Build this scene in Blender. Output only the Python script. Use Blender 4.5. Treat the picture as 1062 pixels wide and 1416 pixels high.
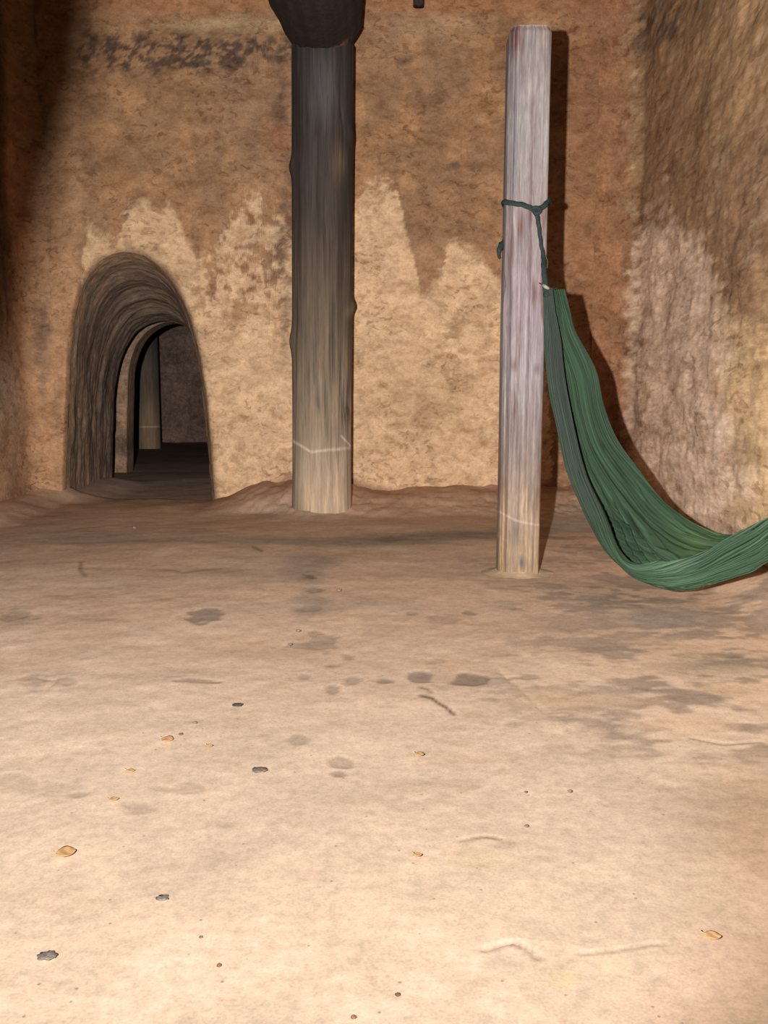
import bpy, math, random
import numpy as np
from mathutils import Vector
for o in list(bpy.data.objects): bpy.data.objects.remove(o, do_unlink=True)
SC = bpy.context.scene
COL = SC.collection
R = math.radians

# ------------------------------------------------------------------ camera, world, flash, exposure
PITCH, CAMZ, F = 7.0, 0.60, 1226.0
cam = bpy.data.cameras.new('camera'); co = bpy.data.objects.new('camera', cam); COL.objects.link(co)
co.location = (0, 0, CAMZ); co.rotation_euler = (R(90 - PITCH), 0, 0)
cam.sensor_fit = 'VERTICAL'; cam.sensor_height = 36; cam.lens = F / 1416 * 36
cam.clip_start = .02
SC.camera = co

w = bpy.data.worlds.new('world'); SC.world = w; w.use_nodes = True
w.node_tree.nodes['Background'].inputs[0].default_value = (.9, .75, .6, 1)
w.node_tree.nodes['Background'].inputs[1].default_value = .0015

# the flash of the hand-held camera: small lamp left of the lens, its reflector throws little light downwards
FL = Vector((-.14, 0, .64))
ld = bpy.data.lights.new('flash', 'SPOT'); lo = bpy.data.objects.new('flash', ld); COL.objects.link(lo)
lo.location = FL
lo.rotation_euler = (R(90 - 5), 0, R(0))
ld.energy = 1090; ld.shadow_soft_size = .011; ld.spot_size = R(94); ld.spot_blend = .32
ld.color = (1, .97, .945)
ld.use_nodes = True
nt = ld.node_tree; N = nt.nodes; L = nt.links
em = N['Emission']
geo = N.new('ShaderNodeNewGeometry')
sep = N.new('ShaderNodeSeparateXYZ'); L.new(geo.outputs['Incoming'], sep.inputs[0])
ab = N.new('ShaderNodeMath'); ab.operation = 'MULTIPLY'; ab.inputs[1].default_value = -1.0   # sine of the angle below the horizon
L.new(sep.outputs['Z'], ab.inputs[0])
mr = N.new('ShaderNodeMapRange'); mr.inputs['From Min'].default_value = -.5; mr.inputs['From Max'].default_value = .8
L.new(ab.outputs[0], mr.inputs['Value'])
cr = N.new('ShaderNodeValToRGB'); L.new(mr.outputs[0], cr.inputs[0])
def setramp(cr, pts, interp='LINEAR'):
    cr.color_ramp.interpolation = interp
    e = cr.color_ramp.elements
    while len(e) > 1: e.remove(e[-1])
    e[0].position = pts[0][0]
    c = pts[0][1]; e[0].color = (*c, 1) if len(c) == 3 else c
    for p, c in pts[1:]:
        q = e.new(p); q.color = (*c, 1) if len(c) == 3 else c
def g(v): return (v, v, v)
def sp(deg): return (math.sin(R(deg)) + .5) / 1.3
setramp(cr, [(sp(-24), g(1.0)), (sp(7), g(1.0)), (sp(11), g(.93)), (sp(15), g(.64)), (sp(20), g(.36)), (sp(26), g(.205)), (sp(32), g(.145)), (sp(38), g(.115)), (sp(45), g(.0))], 'B_SPLINE')
L.new(cr.outputs[0], em.inputs['Strength'])

SC.view_settings.view_transform = 'Standard'; SC.view_settings.look = 'None'
SC.view_settings.gamma = 1; SC.view_settings.use_curve_mapping = False
SC.view_settings.exposure = 0.0

# ------------------------------------------------------------------ helpers
cP, sP = math.cos(R(PITCH)), math.sin(R(PITCH))
def P(px, py, Y):
    """point of the place seen at px,py that lies in the plane y = Y"""
    a = (px - 531) / F; b = (708 - py) / F
    dy = cP + b * sP; dz = -sP + b * cP
    t = Y / dy
    return Vector((a * t, Y, CAMZ + dz * t))
def G(px, py, z=0.0):
    a = (px - 531) / F; b = (708 - py) / F
    dy = cP + b * sP; dz = -sP + b * cP
    t = (z - CAMZ) / dz
    return Vector((a * t, dy * t, z))
def PIX(p):
    """numpy: (n,3) -> measured position in the photograph, used to place stains"""
    x, y, z = p[:, 0], p[:, 1], p[:, 2] - CAMZ
    d = y * cP - z * sP; u = y * sP + z * cP
    d = np.maximum(d, .05)
    return 531 + F * x / d, 708 - F * u / d

def _hash(ix, iy, iz, seed):
    h = (ix.astype(np.int64) * 374761393 + iy.astype(np.int64) * 668265263 + iz.astype(np.int64) * 2147483647 + seed * 1274126177) & 0xffffffff
    h = ((h ^ (h >> 13)) * 1274126177) & 0xffffffff
    h = ((h ^ (h >> 16)) * 2246822519) & 0xffffffff
    h = h ^ (h >> 15)
    return (h & 0xffffff).astype(np.float64) / float(0xffffff)
def vnoise(p, seed=0):
    i = np.floor(p); f = p - i; f = f * f * f * (f * (f * 6 - 15) + 10)
    ix, iy, iz = i[:, 0].astype(np.int64), i[:, 1].astype(np.int64), i[:, 2].astype(np.int64)
    r = 0
    for dx in (0, 1):
        wx = f[:, 0] if dx else 1 - f[:, 0]
        for dy in (0, 1):
            wy = f[:, 1] if dy else 1 - f[:, 1]
            for dz in (0, 1):
                wz = f[:, 2] if dz else 1 - f[:, 2]
                r = r + wx * wy * wz * _hash(ix + dx, iy + dy, iz + dz, seed)
    return r * 2 - 1
def fbm(p, scale=1.0, octv=4, seed=0, gain=.5):
    s = np.asarray(scale, dtype=float)
    q = p * s; a = 1; r = 0; t = 0
    for k in range(octv):
        r = r + a * vnoise(q + 17.3 * k, seed + k); t += a
        a *= gain; q = q * 2.03
    return r / t
def sst(a, b, x):
    t = np.clip((x - a) / (b - a), 0, 1); return t * t * (3 - 2 * t)
def mixc(c, d, m):
    m = np.asarray(m)[:, None]; return c * (1 - m) + np.asarray(d)[None, :] * m

def mesh_obj(name, V, Fq, mat, parent=None, color=None, smooth=True, kind=None):
    me = bpy.data.meshes.new(name)
    V = np.asarray(V, dtype=np.float64)
    if isinstance(Fq, np.ndarray):
        n = len(Fq); k = Fq.shape[1]
        me.vertices.add(len(V)); me.vertices.foreach_set('co', V.ravel())
        me.loops.add(n * k); me.loops.foreach_set('vertex_index', Fq.astype(np.int32).ravel())
        me.polygons.add(n)
        me.polygons.foreach_set('loop_start', np.arange(0, n * k, k, dtype=np.int32))
        me.polygons.foreach_set('loop_total', np.full(n, k, dtype=np.int32))
        me.update(calc_edges=True); me.validate()
    else:
        me.from_pydata([tuple(v) for v in V], [], Fq); me.update()
    if smooth: me.polygons.foreach_set('use_smooth', np.ones(len(me.polygons), dtype=bool))
    if color is not None:
        at = me.color_attributes.new('tone', 'FLOAT_COLOR', 'POINT')
        c4 = np.ones((len(V), 4)); c4[:, :3] = np.clip(color, 0, 1)
        at.data.foreach_set('color', c4.ravel())
    me.materials.append(mat)
    o = bpy.data.objects.new(name, me); COL.objects.link(o)
    if parent: o.parent = parent
    if kind: o['kind'] = kind
    return o
def grid_faces(nu, nv, wrapu=False, flip=False):
    iu = np.arange(nu if wrapu else nu - 1); iv = np.arange(nv - 1)
    U, W = np.meshgrid(iu, iv, indexing='ij'); U = U.ravel(); W = W.ravel()
    U2 = (U + 1) % nu
    f = np.stack([U * nv + W, U2 * nv + W, U2 * nv + W + 1, U * nv + W + 1], 1)
    return f[:, ::-1] if flip else f
def empty(name, loc, label, cat, group=None):
    o = bpy.data.objects.new(name, None); COL.objects.link(o); o.location = loc; o.empty_display_size = .1
    tag(o, label, cat, group); return o
def tag(o, label, cat=None, group=None):
    o['label'] = label
    if cat: o['category'] = cat
    if group: o['group'] = group
def resample(pts, n, smooth=True):
    pts = [Vector(p) for p in pts]
    d = [0]
    for a, b in zip(pts, pts[1:]): d.append(d[-1] + (b - a).length)
    A = np.array([tuple(p) for p in pts]); d = np.array(d)
    t = np.linspace(0, d[-1], n)
    if not smooth: return np.stack([np.interp(t, d, A[:, k]) for k in range(A.shape[1])], 1)
    # catmull-rom by arc length
    out = []
    m = np.gradient(A, d, axis=0)
    for x in t:
        i = min(max(np.searchsorted(d, x) - 1, 0), len(d) - 2); h = d[i + 1] - d[i]; s = (x - d[i]) / h
        out.append((2*s**3-3*s**2+1)*A[i] + (s**3-2*s**2+s)*h*m[i] + (-2*s**3+3*s**2)*A[i+1] + (s**3-s**2)*h*m[i+1])
    return np.array(out)
def tube(name, pts, rad, mat, parent=None, n=60, sides=10, flat=1.0, color=None, rn=0):
    C = resample(pts, n); T = np.gradient(C, axis=0); T /= np.linalg.norm(T, axis=1)[:, None]
    V = []; nrm = np.array([0.13, -1, .21])
    r = np.interp(np.linspace(0, 1, n), np.linspace(0, 1, len(rad)), rad) if hasattr(rad, '__len__') else np.full(n, rad)
    for i in range(n):
        nrm = nrm - T[i] * nrm.dot(T[i]); nrm /= np.linalg.norm(nrm); b = np.cross(T[i], nrm)
        for k in range(sides):
            a = 2 * math.pi * k / sides
            rr = r[i] * (1 + rn * math.sin(3 * a + i * .9))
            V.append(C[i] + rr * (math.cos(a) * nrm * flat + math.sin(a) * b))
    Fc = [tuple(i * sides + (k + j) % sides + q * sides for j, q in ((0, 0), (1, 0), (1, 1), (0, 1))) for i in range(n - 1) for k in range(sides)]
    Fc += [tuple(range(sides))[::-1], tuple((n - 1) * sides + k for k in range(sides))]
    return mesh_obj(name, V, Fc, mat, parent)

# ------------------------------------------------------------------ materials
def new_mat(name, rough=.9, spec=.2):
    m = bpy.data.materials.new(name); m.use_nodes = True
    nt = m.node_tree; b = nt.nodes['Principled BSDF']
    b.inputs['Roughness'].default_value = rough; b.inputs['Specular IOR Level'].default_value = spec
    return m, nt, nt.nodes, nt.links, b
def earth_mat(name, scales, contrast, bump=.5, bdist=.01, stretch=(1, 1, 1), rough=.92, flecks=None, cracks=0, spec=.15, pits=0):
    """procedural earth: tone attribute x several noise layers, fine relief"""
    m, nt, N, L, b = new_mat(name, rough, spec)
    at = N.new('ShaderNodeAttribute'); at.attribute_name = 'tone'
    tc = N.new('ShaderNodeNewGeometry')
    mp = N.new('ShaderNodeMapping'); mp.inputs['Scale'].default_value = stretch
    L.new(tc.outputs['Position'], mp.inputs[0])
    cur = at.outputs['Color']; hcur = None
    for (s, lo_, hi_, dist) in scales:
        nz = N.new('ShaderNodeTexNoise'); nz.inputs['Scale'].default_value = s; nz.inputs['Detail'].default_value = 8
        nz.inputs['Roughness'].default_value = .65; nz.inputs['Distortion'].default_value = dist
        L.new(mp.outputs[0], nz.inputs['Vector'])
        r = N.new('ShaderNodeValToRGB')
        lo3 = lo_ if hasattr(lo_, '__len__') else g(lo_); hi3 = hi_ if hasattr(hi_, '__len__') else g(hi_)
        setramp(r, [(.5 - contrast, lo3), (.5, g(1.0)), (.5 + contrast, hi3)])
        L.new(nz.outputs['Fac'], r.inputs[0])
        mx = N.new('ShaderNodeMix'); mx.data_type = 'RGBA'; mx.blend_type = 'MULTIPLY'; mx.inputs[0].default_value = 1
        L.new(cur, mx.inputs[6]); L.new(r.outputs[0], mx.inputs[7]); cur = mx.outputs[2]
        if hcur is None: hcur = nz.outputs['Fac']
        else:
            ad = N.new('ShaderNodeMath'); ad.operation = 'MULTIPLY_ADD'; ad.inputs[1].default_value = scales[0][0] / s * 1.4
            L.new(nz.outputs['Fac'], ad.inputs[0]); L.new(hcur, ad.inputs[2]); hcur = ad.outputs[0]
    if pits:
        nz = N.new('ShaderNodeTexNoise'); nz.inputs['Scale'].default_value = pits; nz.inputs['Detail'].default_value = 4; nz.inputs['Distortion'].default_value = .9
        L.new(mp.outputs[0], nz.inputs['Vector'])
        r = N.new('ShaderNodeValToRGB'); setramp(r, [(.565, g(0)), (.64, g(1))]); L.new(nz.outputs['Fac'], r.inputs[0])
        nk = N.new('ShaderNodeTexNoise'); nk.inputs['Scale'].default_value = 3.2; nk.inputs['Detail'].default_value = 3; L.new(tc.outputs['Position'], nk.inputs['Vector'])
        rk = N.new('ShaderNodeValToRGB'); setramp(rk, [(.40, g(.15)), (.60, g(.85))]); L.new(nk.outputs['Fac'], rk.inputs[0])
        mu = N.new('ShaderNodeMath'); mu.operation = 'MULTIPLY'; L.new(r.outputs[0], mu.inputs[0]); L.new(rk.outputs[0], mu.inputs[1])
        mx = N.new('ShaderNodeMix'); mx.data_type = 'RGBA'; mx.blend_type = 'MULTIPLY'; mx.inputs[7].default_value = (.62, .55, .50, 1)
        L.new(mu.outputs[0], mx.inputs[0]); L.new(cur, mx.inputs[6]); cur = mx.outputs[2]
        ad = N.new('ShaderNodeMath'); ad.operation = 'MULTIPLY_ADD'; ad.inputs[1].default_value = -.25
        L.new(mu.outputs[0], ad.inputs[0]); L.new(hcur, ad.inputs[2]); hcur = ad.outputs[0]
    if cracks:
        # thin wavering dark lines, like cracks of dried mud smears
        nz = N.new('ShaderNodeTexNoise'); nz.inputs['Scale'].default_value = cracks; nz.inputs['Detail'].default_value = 5; nz.inputs['Distortion'].default_value = .6
        mp2 = N.new('ShaderNodeMapping'); mp2.inputs['Scale'].default_value = (1, 1, 1.9); mp2.inputs['Location'].default_value = (3, 5, 1)
        L.new(tc.outputs['Position'], mp2.inputs[0]); L.new(mp2.outputs[0], nz.inputs['Vector'])
        sb = N.new('ShaderNodeMath'); sb.operation = 'SUBTRACT'; sb.inputs[1].default_value = .5; L.new(nz.outputs['Fac'], sb.inputs[0])
        aa = N.new('ShaderNodeMath'); aa.operation = 'ABSOLUTE'; L.new(sb.outputs[0], aa.inputs[0])
        r = N.new('ShaderNodeValToRGB'); setramp(r, [(0, g(.78)), (.020, g(1.0))]); L.new(aa.outputs[0], r.inputs[0])
        nk = N.new('ShaderNodeTexNoise'); nk.inputs['Scale'].default_value = 4; L.new(tc.outputs['Position'], nk.inputs['Vector'])
        rk = N.new('ShaderNodeValToRGB'); setramp(rk, [(.50, g(0)), (.66, g(1))]); L.new(nk.outputs['Fac'], rk.inputs[0])
        mx = N.new('ShaderNodeMix'); mx.data_type = 'RGBA'; mx.blend_type = 'MULTIPLY'
        L.new(rk.outputs[0], mx.inputs[0]); L.new(cur, mx.inputs[6]); L.new(r.outputs[0], mx.inputs[7]); cur = mx.outputs[2]
        ad = N.new('ShaderNodeMath'); ad.operation = 'MULTIPLY_ADD'; ad.inputs[1].default_value = .35
        L.new(r.outputs[0], ad.inputs[0]); L.new(hcur, ad.inputs[2]); hcur = ad.outputs[0]
    if flecks:
        sc_, size, colr, amt = flecks
        vo = N.new('ShaderNodeTexVoronoi'); vo.inputs['Scale'].default_value = sc_; L.new(tc.outputs['Position'], vo.inputs['Vector'])
        r = N.new('ShaderNodeValToRGB'); setramp(r, [(size * .6, g(amt)), (size, g(0))]); L.new(vo.outputs['Distance'], r.inputs[0])
        wn = N.new('ShaderNodeSeparateXYZ'); L.new(vo.outputs['Color'], wn.inputs[0])
        gt = N.new('ShaderNodeMath'); gt.operation = 'GREATER_THAN'; gt.inputs[1].default_value = .72; L.new(wn.outputs[0], gt.inputs[0])
        mu = N.new('ShaderNodeMath'); mu.operation = 'MULTIPLY'; L.new(gt.outputs[0], mu.inputs[0]); L.new(r.outputs[0], mu.inputs[1])
        mx = N.new('ShaderNodeMix'); mx.data_type = 'RGBA'
        L.new(mu.outputs[0], mx.inputs[0]); L.new(cur, mx.inputs[6]); mx.inputs[7].default_value = (*colr, 1); cur = mx.outputs[2]
    L.new(cur, b.inputs['Base Color'])
    bp = N.new('ShaderNodeBump'); bp.inputs['Strength'].default_value = bump; bp.inputs['Distance'].default_value = bdist
    L.new(hcur, bp.inputs['Height']); L.new(bp.outputs[0], b.inputs['Normal'])
    return m
WS = [(3.0, .84, 1.13, .5), (11, (.76, .70, .66), (1.18, 1.20, 1.22), .5), (42, .84, 1.12, .2), (120, .86, 1.12, 0)]
M_wall = earth_mat('mud_wall', WS, .17, .5, .020, (1, 1, 1.5), cracks=7, pits=20)
M_side = earth_mat('mud_side_wall', [(4.0, .82, 1.13, .3), (17, (.74, .67, .62), (1.22, 1.24, 1.26), .3), (60, .80, 1.18, .1), (150, .85, 1.14, 0)], .17, .5, .012, (1, .24, 1), cracks=0, pits=24)
M_floor = earth_mat('earth_floor', [(2.2, .96, 1.04, .5), (9, (.94, .93, .92), (1.04, 1.04, 1.03), .8), (60, .86, 1.09, .2), (260, .86, 1.1, 0)], .16, .3, .005, (1, 1, 1), flecks=(48, .11, (.16, .10, .07), .6))
M_tunnel = earth_mat('smoked_mud', [(4, .75, 1.2, .5), (18, .65, 1.35, .6), (70, .8, 1.2, 0)], .16, .7, .02, (1, 3.0, 1))
M_wood = earth_mat('post_wood', [(9, .82, 1.14, .3), (40, .74, 1.2, .4), (150, .82, 1.16, 0)], .17, .6, .006, (1, 1, .06), rough=.85)
M_bare = earth_mat('weathered_wood', [(12, (.80, .74, .74), (1.18, 1.18, 1.2), .5), (55, (.72, .66, .66), (1.3, 1.3, 1.3), .6), (220, .82, 1.2, 0)], .17, .5, .004, (1, 1, .11), rough=.6, spec=.35)
M_clod = earth_mat('clod', [(60, .6, 1.4, 0), (220, .7, 1.3, 0)], .17, .6, .003)

def cloth_mat():
    m, nt, N, L, b = new_mat('green_cloth', .85, .12)
    at = N.new('ShaderNodeAttribute'); at.attribute_name = 'tone'
    tcn = N.new('ShaderNodeTexCoord')
    uv = N.new('ShaderNodeUVMap'); uv.uv_map = 'UVMap'
    mp = N.new('ShaderNodeMapping'); mp.inputs['Scale'].default_value = (3, 95, 1); L.new(uv.outputs[0], mp.inputs[0])
    nz = N.new('ShaderNodeTexNoise'); nz.inputs['Scale'].default_value = 1.0; nz.inputs['Detail'].default_value = 6; L.new(mp.outputs[0], nz.inputs['Vector'])
    r = N.new('ShaderNodeValToRGB'); setramp(r, [(.3, g(.50)), (.5, g(1)), (.72, g(1.75))]); L.new(nz.outputs['Fac'], r.inputs[0])
    mx = N.new('ShaderNodeMix'); mx.data_type = 'RGBA'; mx.blend_type = 'MULTIPLY'; mx.inputs[0].default_value = 1
    L.new(at.outputs['Color'], mx.inputs[6]); L.new(r.outputs[0], mx.inputs[7]); L.new(mx.outputs[2], b.inputs['Base Color'])
    wv = N.new('ShaderNodeTexNoise'); wv.inputs['Scale'].default_value = 420; L.new(tcn.outputs['Object'], wv.inputs['Vector'])
    ad = N.new('ShaderNodeMath'); ad.operation = 'MULTIPLY_ADD'; ad.inputs[1].default_value = .12; L.new(wv.outputs['Fac'], ad.inputs[0]); L.new(nz.outputs['Fac'], ad.inputs[2])
    bp = N.new('ShaderNodeBump'); bp.inputs['Strength'].default_value = .6; bp.inputs['Distance'].default_value = .006
    L.new(ad.outputs[0], bp.inputs['Height']); L.new(bp.outputs[0], b.inputs['Normal'])
    return m
M_cloth = cloth_mat()
def plain(name, c, c2, scale, rough=.85, spec=.2, bump=.4, bd=.002):
    m, nt, N, L, b = new_mat(name, rough, spec)
    tcn = N.new('ShaderNodeNewGeometry')
    nz = N.new('ShaderNodeTexNoise'); nz.inputs['Scale'].default_value = scale; nz.inputs['Detail'].default_value = 5; L.new(tcn.outputs['Position'], nz.inputs['Vector'])
    r = N.new('ShaderNodeValToRGB'); setramp(r, [(.35, c), (.65, c2)]); L.new(nz.outputs['Fac'], r.inputs[0]); L.new(r.outputs[0], b.inputs['Base Color'])
    bp = N.new('ShaderNodeBump'); bp.inputs['Strength'].default_value = bump; bp.inputs['Distance'].default_value = bd
    L.new(nz.outputs['Fac'], bp.inputs['Height']); L.new(bp.outputs[0], b.inputs['Normal'])
    return m
M_cord = plain('green_cord', (.008, .014, .013), (.018, .028, .024), 240)
M_white = plain('white_thread', (.16, .15, .12), (.22, .21, .18), 300)
M_leaf = plain('dry_leaf', (.44, .24, .10), (.56, .34, .15), 120, bump=.15)
M_dark = plain('dark_timber', (.012, .010, .009), (.03, .024, .02), 60)

# ------------------------------------------------------------------ wall painting
PALE = np.array((.585, .385, .225)); BROWN = np.array((.285, .158, .083)); RED = np.array((.33, .15, .075)); SOOT = np.array((.062, .040, .030))
ORANGE = np.array((.44, .235, .11))
def relief(p, seed, amp=1.0):
    return amp * (.022 * fbm(p, (1.6, 1.6, 1.6), 3, seed) + .010 * fbm(p, (5, 5, 9), 3, seed + 5) + .0045 * fbm(p, (16, 16, 34), 3, seed + 9))
BX = [0, 108, 116, 124, 140, 158, 170, 178, 188, 204, 218, 232, 246, 256, 268, 280, 300, 316, 332, 350, 372, 392, 404, 440, 486, 492, 500, 512, 530, 546, 552, 556, 566, 572, 580, 590, 602, 612, 616, 622, 640, 650, 660, 672, 684, 696, 706, 745, 760, 775, 900]
BYv = [900, 900, 330, 318, 330, 332, 300, 282, 276, 280, 292, 284, 300, 330, 350, 352, 330, 300, 268, 256, 262, 300, 340, 300, 300, 268, 262, 252, 250, 256, 268, 300, 334, 352, 398, 412, 392, 384, 352, 338, 334, 346, 350, 362, 380, 398, 400, 440, 560, 900, 900]
def blob(x, y, cx, cy, rx, ry, nz=0):
    return np.clip(1.25 - np.sqrt(((x - cx) / rx) ** 2 + ((y - cy) / ry) ** 2) + nz, 0, 1)
def paint_back(p):
    x, y = PIX(p)
    n1 = fbm(p, (7, 7, 7), 4, 31); n2 = fbm(p, (22, 22, 30), 4, 41); n3 = fbm(p, (2.5, 2.5, 2.5), 3, 51); n4 = fbm(p, (45, 45, 70), 3, 61)
    c = BROWN[None, :] * (1 + .20 * n3 + .12 * n1)[:, None]
    c = mixc(c, ORANGE, sst(-.1, .6, n1) * .55)
    c = mixc(c, (.25, .155, .095), sst(.05, .55, n3 + .4 * n2) * .5)
    # pale lower part with its dripping upper edge
    xb = x + 10 * n2; yb = np.interp(xb, BX, BYv)
    pal = sst(-10, 12, y - yb + 22 * n2 + 10 * n4)
    patchy = sst(250, 300, x) * sst(410, 385, x) * sst(470, 400, y)          # mottled transition left of the big post
    pal = pal * (1 - patchy * sst(-.05, .25, n2 + .5 * n1))
    pc = PALE[None, :] * (1 + .12 * n1 + .12 * n2)[:, None]
    pc = mixc(pc, (.36, .235, .13), sst(.15, .7, n2 + n1 * .8) * .75)
    pc = mixc(pc, (.36, .23, .125), blob(x, y, 590, 560, 90, 80, n2) * .55)    # rougher brown field
    c = c * (1 - pal[:, None]) + pc * pal[:, None]
    # drip of brown between the pale areas
    # soot band under the roof
    s = blob(x, y, 245, 72, 175, 26, .9 * n2) * sst(-.30, .15, n2 + .6 * n4)
    c = mixc(c, SOOT * 1.3, np.clip(s * 1.5, 0, .9))
    c = mixc(c, (.36, .17, .085), sst(26, 10, y + 8 * n1) * .8)                    # smooth orange strip at the top
    c = mixc(c, (.52, .36, .20), blob(x, y, 330, 34, 120, 12, .6 * n2) * .6)
    c = mixc(c, (.42, .29, .17), blob(x, y, 600, 40, 60, 22, .6 * n2) * .4)
    for (bx, by, rx, ry, a) in [(388, 160, 12, 26, .75), (396, 255, 14, 50, .5), (560, 84, 16, 8, .5), (640, 230, 22, 7, .6), (392, 120, 10, 12, .5), (830, 130, 26, 22, .5),
                                (812, 320, 6, 9, .8), (800, 395, 20, 8, .5), (62, 562, 6, 13, 1.0), (60, 470, 10, 40, .5), (850, 215, 8, 20, .5),
                                (395, 430, 10, 60, .45), (390, 340, 16, 40, .45), (590, 140, 30, 12, .25), (690, 90, 30, 10, .3), (120, 230, 40, 12, .25)]:
        c = mixc(c, SOOT * 1.6, blob(x, y, bx, by, rx, ry, .9 * n2) * a)
    c = mixc(c, RED, blob(x, y, 385, 190, 22, 25, .6 * n2) * .6)
    c = mixc(c, RED * .85, sst(775, 800, x) * sst(900, 860, x) * .55)
    c = mixc(c, (.30, .19, .11), blob(x, y, 300, 620, 300, 20, n2) * .0)
    c = mixc(c, (.42, .24, .13), sst(118, 100, x + 4 * n2) * .7)           # orange jamb left of the arch
    c = mixc(c, SOOT * 2, blob(x, y, 58, 470, 12, 60, n2) * .6)
    # rising red dirt at the foot
    foot = np.interp(x, [0, 80, 290, 340, 400, 490, 520, 600, 700, 850, 900], [640, 700, 702, 690, 660, 664, 674, 682, 676, 662, 650])
    c = mixc(c, (.30, .165, .10), sst(-7, 5, y - foot + 7 * n1))
    return c
def paint_right(p):
    x, y = PIX(p)
    p3 = p; p = p * np.array((1, .28, 1))
    n1 = fbm(p, (6, 6, 6), 4, 131); n2 = fbm(p, (20, 20, 26), 4, 141); n3 = fbm(p, (2.5, 2.5, 2.5), 3, 151); n4 = fbm(p, (45, 45, 45), 3, 161)
    c = np.array((.33, .195, .108))[None, :] * (1 + .25 * n3 + .25 * n1)[:, None]
    c = mixc(c, (.38, .235, .11), sst(-.2, .5, n3) * .6)
    c = mixc(c, (.50, .36, .23), sst(.1, .5, n2) * .4)
    top = np.interp(x, [840, 862, 875, 890, 920, 960, 1000, 1010, 1062], [900, 420, 330, 300, 290, 320, 380, 420, 470])
    pal = sst(-25, 30, y - top + 70 * n2 + 30 * n4)
    pc = np.array((.76, .55, .40))[None, :] * (1 + .15 * n1 + .16 * n2)[:, None]
    pc = mixc(pc, (.52, .33, .21), sst(.05, .5, n2 + .6 * n1) * .65)
    pc = mixc(pc, (.50, .32, .15), sst(975, 1030, x + 30 * n1 - .12 * (y - 500)) * .8)
    c = c * (1 - pal[:, None]) + pc * pal[:, None]
    for (bx, by, rx, ry, a) in [(915, 30, 55, 34, .85), (890, 70, 20, 20, .5), (1010, 205, 12, 20, .4), (965, 150, 12, 30, .25), (925, 300, 40, 30, .3), (1055, 210, 14, 20, .5), (850, 130, 12, 40, .5), (940, 500, 30, 20, .15)]:
        c = mixc(c, SOOT * 1.7, blob(x, y, bx, by, rx, ry, .9 * n2) * sst(-.3, .3, n4 + n2) * a)
    c = mixc(c, (.30, .165, .10), sst(.10, .0, p[:, 2] + .04 * n1) )
    k = sst(890, 855, x + 25 * n2)[:, None]
    return c * (1 - k) + paint_back(p3) * k
def paint_left(p):
    n1 = fbm(p, (8, 8, 2.2), 4, 231); n2 = fbm(p, (26, 26, 7), 4, 241); n3 = fbm(p, (2.5, 2.5, 1.0), 3, 251)
    z = p[:, 2]
    c = np.array((.30, .175, .10))[None, :] * (1 + .3 * n3 + .2 * n1)[:, None]
    c = mixc(c, (.46, .34, .23), blob(p[:, 1], z, 4.95, .72, .4, .28, .5 * n1) * .7)
    c = mixc(c, SOOT, sst(.75, 1.5, z + .5 * n1 + .3 * n2) * .85)
    c = mixc(c, SOOT * .8, sst(.1, .5, n2 + .5 * n1) * sst(.6, .9, z) * .7)
    c = mixc(c, (.30, .165, .10), sst(.22, .05, z + .08 * n1))
    k = (sst(5.02, 5.20, p[:, 1] + .10 * n1))[:, None]
    return c * (1 - k) + paint_back(p) * k

# ------------------------------------------------------------------ back wall with the arched opening
YW = 5.30; ZT = 2.95
arch_px = [(88, 726), (87, 690), (88, 631), (90, 556), (94, 481), (102, 424), (117, 379), (139, 356), (166, 347), (196, 352), (222, 371), (243, 400), (260, 439), (272, 485), (282, 545), (289, 616), (296, 700), (298, 726)]
ns = 300
A0 = resample([P(x, y, YW) for x, y in arch_px], ns)
ring1_px = [(155, 690), (155, 643), (156, 575), (159, 535), (165, 505), (177, 476), (194, 455), (214, 446), (234, 444), (256, 452), (272, 475), (284, 520), (290, 575), (294, 640), (296, 690)]
Y1 = 6.5
A1 = resample([P(x, y, Y1) for x, y in ring1_px], ns)
ring2_px = [(174, 670), (175, 630), (176, 556), (180, 500), (191, 472), (210, 453), (234, 445), (262, 455), (285, 490), (298, 540), (304, 600), (306, 670)]
Y2 = 7.5
A2 = resample([P(x, y, Y2) for x, y in ring2_px], ns)
for A in (A0, A1, A2): A[:, 0] += 0.0
nt_ = 120
XL, XR = -1.965, -.62
# outer outline of the patch round the arch
hl = ZT - A0[0, 2]
s = np.linspace(0, 1, ns)
O = resample([(XL, YW, A0[0, 2]), (XL, YW, ZT), (XR, YW, ZT), (XR, YW, A0[0, 2])], ns, smooth=False)
# pair points by direction so that rows do not twist
crn = [(XL, ZT), (XR, ZT)]
k1, k2 = int(.30 * ns), int(.62 * ns)
O = np.zeros((ns, 3)); O[:, 1] = YW
O[:k1, 0] = XL; O[:k1, 2] = np.linspace(A0[0, 2], ZT, k1)
O[k1:k2, 0] = np.linspace(XL, XR, k2 - k1); O[k1:k2, 2] = ZT
O[k2:, 0] = XR; O[k2:, 2] = np.linspace(ZT, A0[0, 2], ns - k2)
t = np.linspace(0, 1, nt_)
Pt = A0[:, None, :] * (1 - t[None, :, None]) + O[:, None, :] * t[None, :, None]
Pt = Pt.reshape(-1, 3)
def disp_back(p, lipfade=None):
    d = relief(np.stack([p[:, 0], p[:, 2], p[:, 0] * 0], 1)[:, [0, 2, 1]] , 3)
    return d
P0 = Pt.copy()
Dd = disp_back(P0)
lip = np.linalg.norm((P0.reshape(ns, nt_, 3) - A0[:, None, :]), axis=2).ravel()
P0[:, 1] = YW - Dd + .05 * np.exp(-lip / .03)            # rounded lip turns into the passage
colr = paint_back(P0)
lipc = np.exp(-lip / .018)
colr = mixc(colr, (.22, .14, .09), lipc * .6)
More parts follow.
